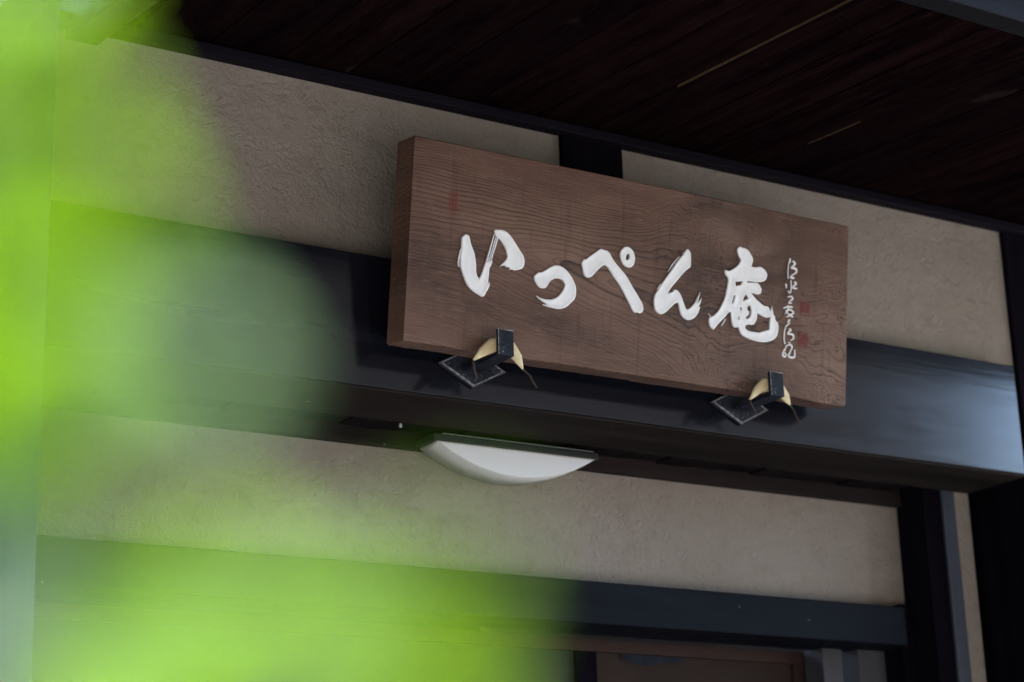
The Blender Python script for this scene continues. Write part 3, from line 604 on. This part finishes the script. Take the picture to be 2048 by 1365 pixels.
# ------------------------------------------------------------ wall lamp
LM = empty('wall_lamp', (2.238, 3.6295, zz(1.053)), 'white half moon wall lamp on black base below the lintel', 'lamp')
x0, x1, zc_, sg = 2.0354, 2.4402, 1.0535, .061
rad = ((x1-x0)**2/4+sg*sg)/(2*sg); cxl = (x0+x1)/2; czl = zc_-sg+rad; a0 = math.asin((x1-x0)/2/rad)
arc = [(cxl+rad*math.sin(a0*(2*i/40-1)), czl-rad*math.cos(a0*(2*i/40-1))) for i in range(41)]
yf, yb_ = 3.550, 3.629
v = [(x, yf+.0015, zz(z)) for x, z in arc]+[(x, yb_, zz(z)) for x, z in arc]
f = [(i, i+1, 42+i, 41+i) for i in range(40)]+[tuple(range(41)), tuple(range(81, 40, -1)), (0, 41, 81, 40)]
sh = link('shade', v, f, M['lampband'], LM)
for p in sh.data.polygons: p.use_smooth = len(p.vertices) == 4 and p.index < 40
v = [(x, yf, zz(z+.0025)) for x, z in arc[1:-1]]+[(x, yf+.0012, zz(z+.0018)) for x, z in arc[1:-1]]
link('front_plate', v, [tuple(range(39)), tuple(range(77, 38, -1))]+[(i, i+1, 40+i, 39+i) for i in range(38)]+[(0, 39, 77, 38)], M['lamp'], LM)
box('base', 2.026, 2.450, 3.5495, 3.6285, zz(1.0545), zz(1.0690), M['lampbase'], LM, .002)
box('edge_highlight', 2.0465, 2.435, 3.5455, 3.5478, zz(1.0690), zz(1.0708), M['strip'], LM, .0004)  # pale strip stands for the highlight along the base's top edge

# ------------------------------------------------------------ young tree close beside the viewer, at the left
TR = {"tw":{"A":[[0.0636,0.4049,1.5898],[0.0687,0.3145,1.6013],[0.0719,0.2684,1.6081],[0.076,0.251,1.62],[0.0837,0.2573,1.6463]],"B":[[0.0632,0.3982,1.5806],[0.0715,0.3104,1.579],[0.0774,0.2665,1.5753],[0.0852,0.2416,1.5735],[0.0909,0.2279,1.5726]],"C":[[0.067,0.4015,1.565],[0.0793,0.3174,1.5466],[0.0932,0.2703,1.5381],[0.111,0.2487,1.5382],[0.1228,0.2304,1.5396],[0.1301,0.2245,1.5431]],"D":[[0.0655,0.4089,1.5759],[0.0754,0.3227,1.5673],[0.085,0.2955,1.5683],[0.0911,0.2808,1.5697]]},"L":[["A",0.0624,0.2135,1.5863,0.036,"t"],["A",0.0581,0.2236,1.6001,0.036,"t"],["A",0.0686,0.2175,1.5986,0.024,"t"],["A",0.0768,0.2246,1.5989,0.022,"t"],["A",0.0821,0.2233,1.5933,0.015,"t"],["A",0.0725,0.2244,1.6069,0.016,"t"],["B",0.0826,0.2336,1.5645,0.018,"t"],["C",0.0993,0.2319,1.5405,0.02,"t"],["A",0.0618,0.223,1.5954,0.042,"t"],["A",0.0678,0.2199,1.5935,0.032,"t"],["A",0.0633,0.2504,1.6192,0.042,"t"],["A",0.0659,0.2573,1.5958,0.042,"t"],["A",0.0705,0.2309,1.6263,0.022,"r"],["A",0.0655,0.237,1.6184,0.034,"t"],["A",0.0748,0.2278,1.6274,0.016,"t"],["B",0.0633,0.2314,1.57,0.042,"t"],["B",0.0689,0.2292,1.5663,0.03,"t"],["B",0.0654,0.2503,1.5822,0.042,"t"],["B",0.089,0.2166,1.5662,0.022,"r"],["D",0.0736,0.2521,1.5631,0.034,"t"],["D",0.0828,0.2456,1.5653,0.024,"t"],["D",0.0777,0.2644,1.5564,0.03,"r"],["C",0.0853,0.2421,1.5367,0.026,"r"],["C",0.091,0.2275,1.5332,0.026,"t"],["C",0.1001,0.2214,1.5341,0.03,"r"],["C",0.1074,0.2171,1.5332,0.024,"t"],["C",0.1136,0.2119,1.537,0.026,"t"],["C",0.1189,0.2077,1.5392,0.024,"t"],["C",0.0913,0.2413,1.5287,0.04,"t"],["C",0.104,0.2211,1.5282,0.04,"t"],["C",0.123,0.2202,1.5318,0.03,"t"],["C",0.1209,0.2049,1.5434,0.013,"t"],["B",0.0829,0.2193,1.5693,0.018,"r"],["B",0.0909,0.2136,1.5713,0.014,"r"],["D",0.0841,0.2352,1.5578,0.014,"t"],["C",0.1118,0.2096,1.5463,0.014,"t"],["C",0.1203,0.2035,1.5483,0.01,"t"],["B",0.0877,0.2193,1.561,0.014,"t"],["C",0.0999,0.2289,1.5476,0.012,"t"],["C",0.1062,0.2259,1.545,0.014,"t"]]}
T = empty('young_tree', (-.22, .52, 0), 'young tree with fresh green leaves, blurred close up along the left and bottom edge', 'tree')
tv = [(-.22, .52, 0), (-.235, .53, .5), (-.215, .515, 1.0), (-.205, .525, 1.45), (-.22, .53, 1.9), (-.20, .56, 2.35), (-.23, .60, 2.8)]
v, f = tube(tv, [.024, .021, .018, .015, .011, .007, .003], 9); link('trunk', v, f, M['bark'], T, smooth=True)
def branch(pts, r0, r1):
    v, f = tube(pts, [r0+(r1-r0)*i/(len(pts)-1) for i in range(len(pts))], 6); return link('branch', v, f, M['twig'], T, smooth=True)
branch([(-.205, .525, 1.42), (-.10, .52, 1.50), (.0, .50, 1.56), (.076, .484, 1.597)], .006, .003)
for k, p in TR['tw'].items(): branch([(.066, .486, 1.594)]+p, .0026, .0009)
# leaf meshes: pointed oval folded along the midrib, drooping towards the tip
def leaf_mesh(wd, fold, droop, mat):
    vs, fs = [], []; n = 9
    for i in range(n+1):
        t = i/n; w_ = wd*math.sin(math.pi*t**.8)**.85*(1-.25*t) if 0 < i < n else .004
        for s in (-1, -.5, 0, .5, 1): vs.append((s*w_, t, -droop*t*t+fold*abs(s)*w_+.012*math.sin(t*26+s)*abs(s)))
    for i in range(n):
        for k in range(4): fs.append((i*5+k, i*5+k+1, i*5+6+k, i*5+5+k))
    for j in range(4): pass
    me = bpy.data.meshes.new('leaf'); me.from_pydata(vs, [], fs); me.materials.append(mat)
    for p in me.polygons: p.use_smooth = True
    return me
LMs = [leaf_mesh(w_, f_, d_, M[k_]) for k_ in ('leaf', 'sheenleaf') for w_, f_, d_ in ((.24, .35, .12), (.27, .25, .2), (.22, .45, .05))]
rnd = random.Random(21); org = Vector(T.location)
def put_leaf(base, along, nrm, length, pale=False):
    y = along.normalized(); z = (nrm-y*nrm.dot(y)).normalized(); x = y.cross(z)
    me = LMs[rnd.randrange(3)+(3 if pale else 0)]; o = bpy.data.objects.new('leaf', me); C.objects.link(o); o.parent = T
    mt = Matrix((x, y, z)).transposed()*1.0; mt = mt.to_4x4(); mt.translation = base-org
    o.matrix_local = mt @ Matrix.Scale(length, 4); return o
eye = Vector((0, 0, CAMZ))
for k, x, y, z, ln, mode in TR['L']:
    c = Vector((x, y, z)); tw = [Vector(p) for p in TR['tw'][k]]
    near = min((a.lerp(b_, t/6) for a, b_ in zip(tw, tw[1:]) for t in range(7)), key=lambda p: (p-c).length)
    toeye = (eye-c).normalized()
    al = (c-near); al = al-toeye*al.dot(toeye)*.6+Vector((rnd.uniform(-.01, .01), rnd.uniform(-.01, .01), -.012))
    if al.length < .004: al = Vector((.3, 0, -.6))
    al.normalize()
    nrm = sdir*.75+toeye*.75 if mode == 't' else -sdir*.15+toeye*.9+Vector((-.3, -.2, .6))
    if True: nrm = -toeye*.8+sdir*.7
    nrm += Vector((rnd.uniform(-.14, .14), rnd.uniform(-.14, .14), rnd.uniform(-.14, .14)))
    put_leaf(c-al*ln*.5, al, nrm, ln, mode == 'r')
    v, f = tube([near, c-al*ln*.5], .0006, 4); link('leaf_stalk', v, f, M['twig'], T)
# the rest of the crown, beside and above the viewer
for i in range(9):
    th = R(100+i*34); z0 = 1.35+i*.16; b0 = Vector((-.21, .53, z0)); d = Vector((math.cos(th), math.sin(th)*.7, .35)).normalized(); ln = .42-.025*i
    if d.x > .3 and d.y < .4: d.x = -d.x
    pts = [b0+d*ln*t+Vector((0, 0, -.10*t*t)) for t in (0, .33, .66, 1)]; branch(pts, .005, .0012)
    for j in range(10):
        t = .2+.8*j/9; p = b0+d*ln*t+Vector((0, 0, -.10*t*t)); sd_ = Vector((-d.y, d.x, 0))*(1 if j % 2 else -1)
        put_leaf(p, (d*.5+sd_+Vector((0, 0, rnd.uniform(-.6, 0)))), Vector((rnd.uniform(-.4, .4), rnd.uniform(-.4, .4), 1)), rnd.uniform(.05, .075))
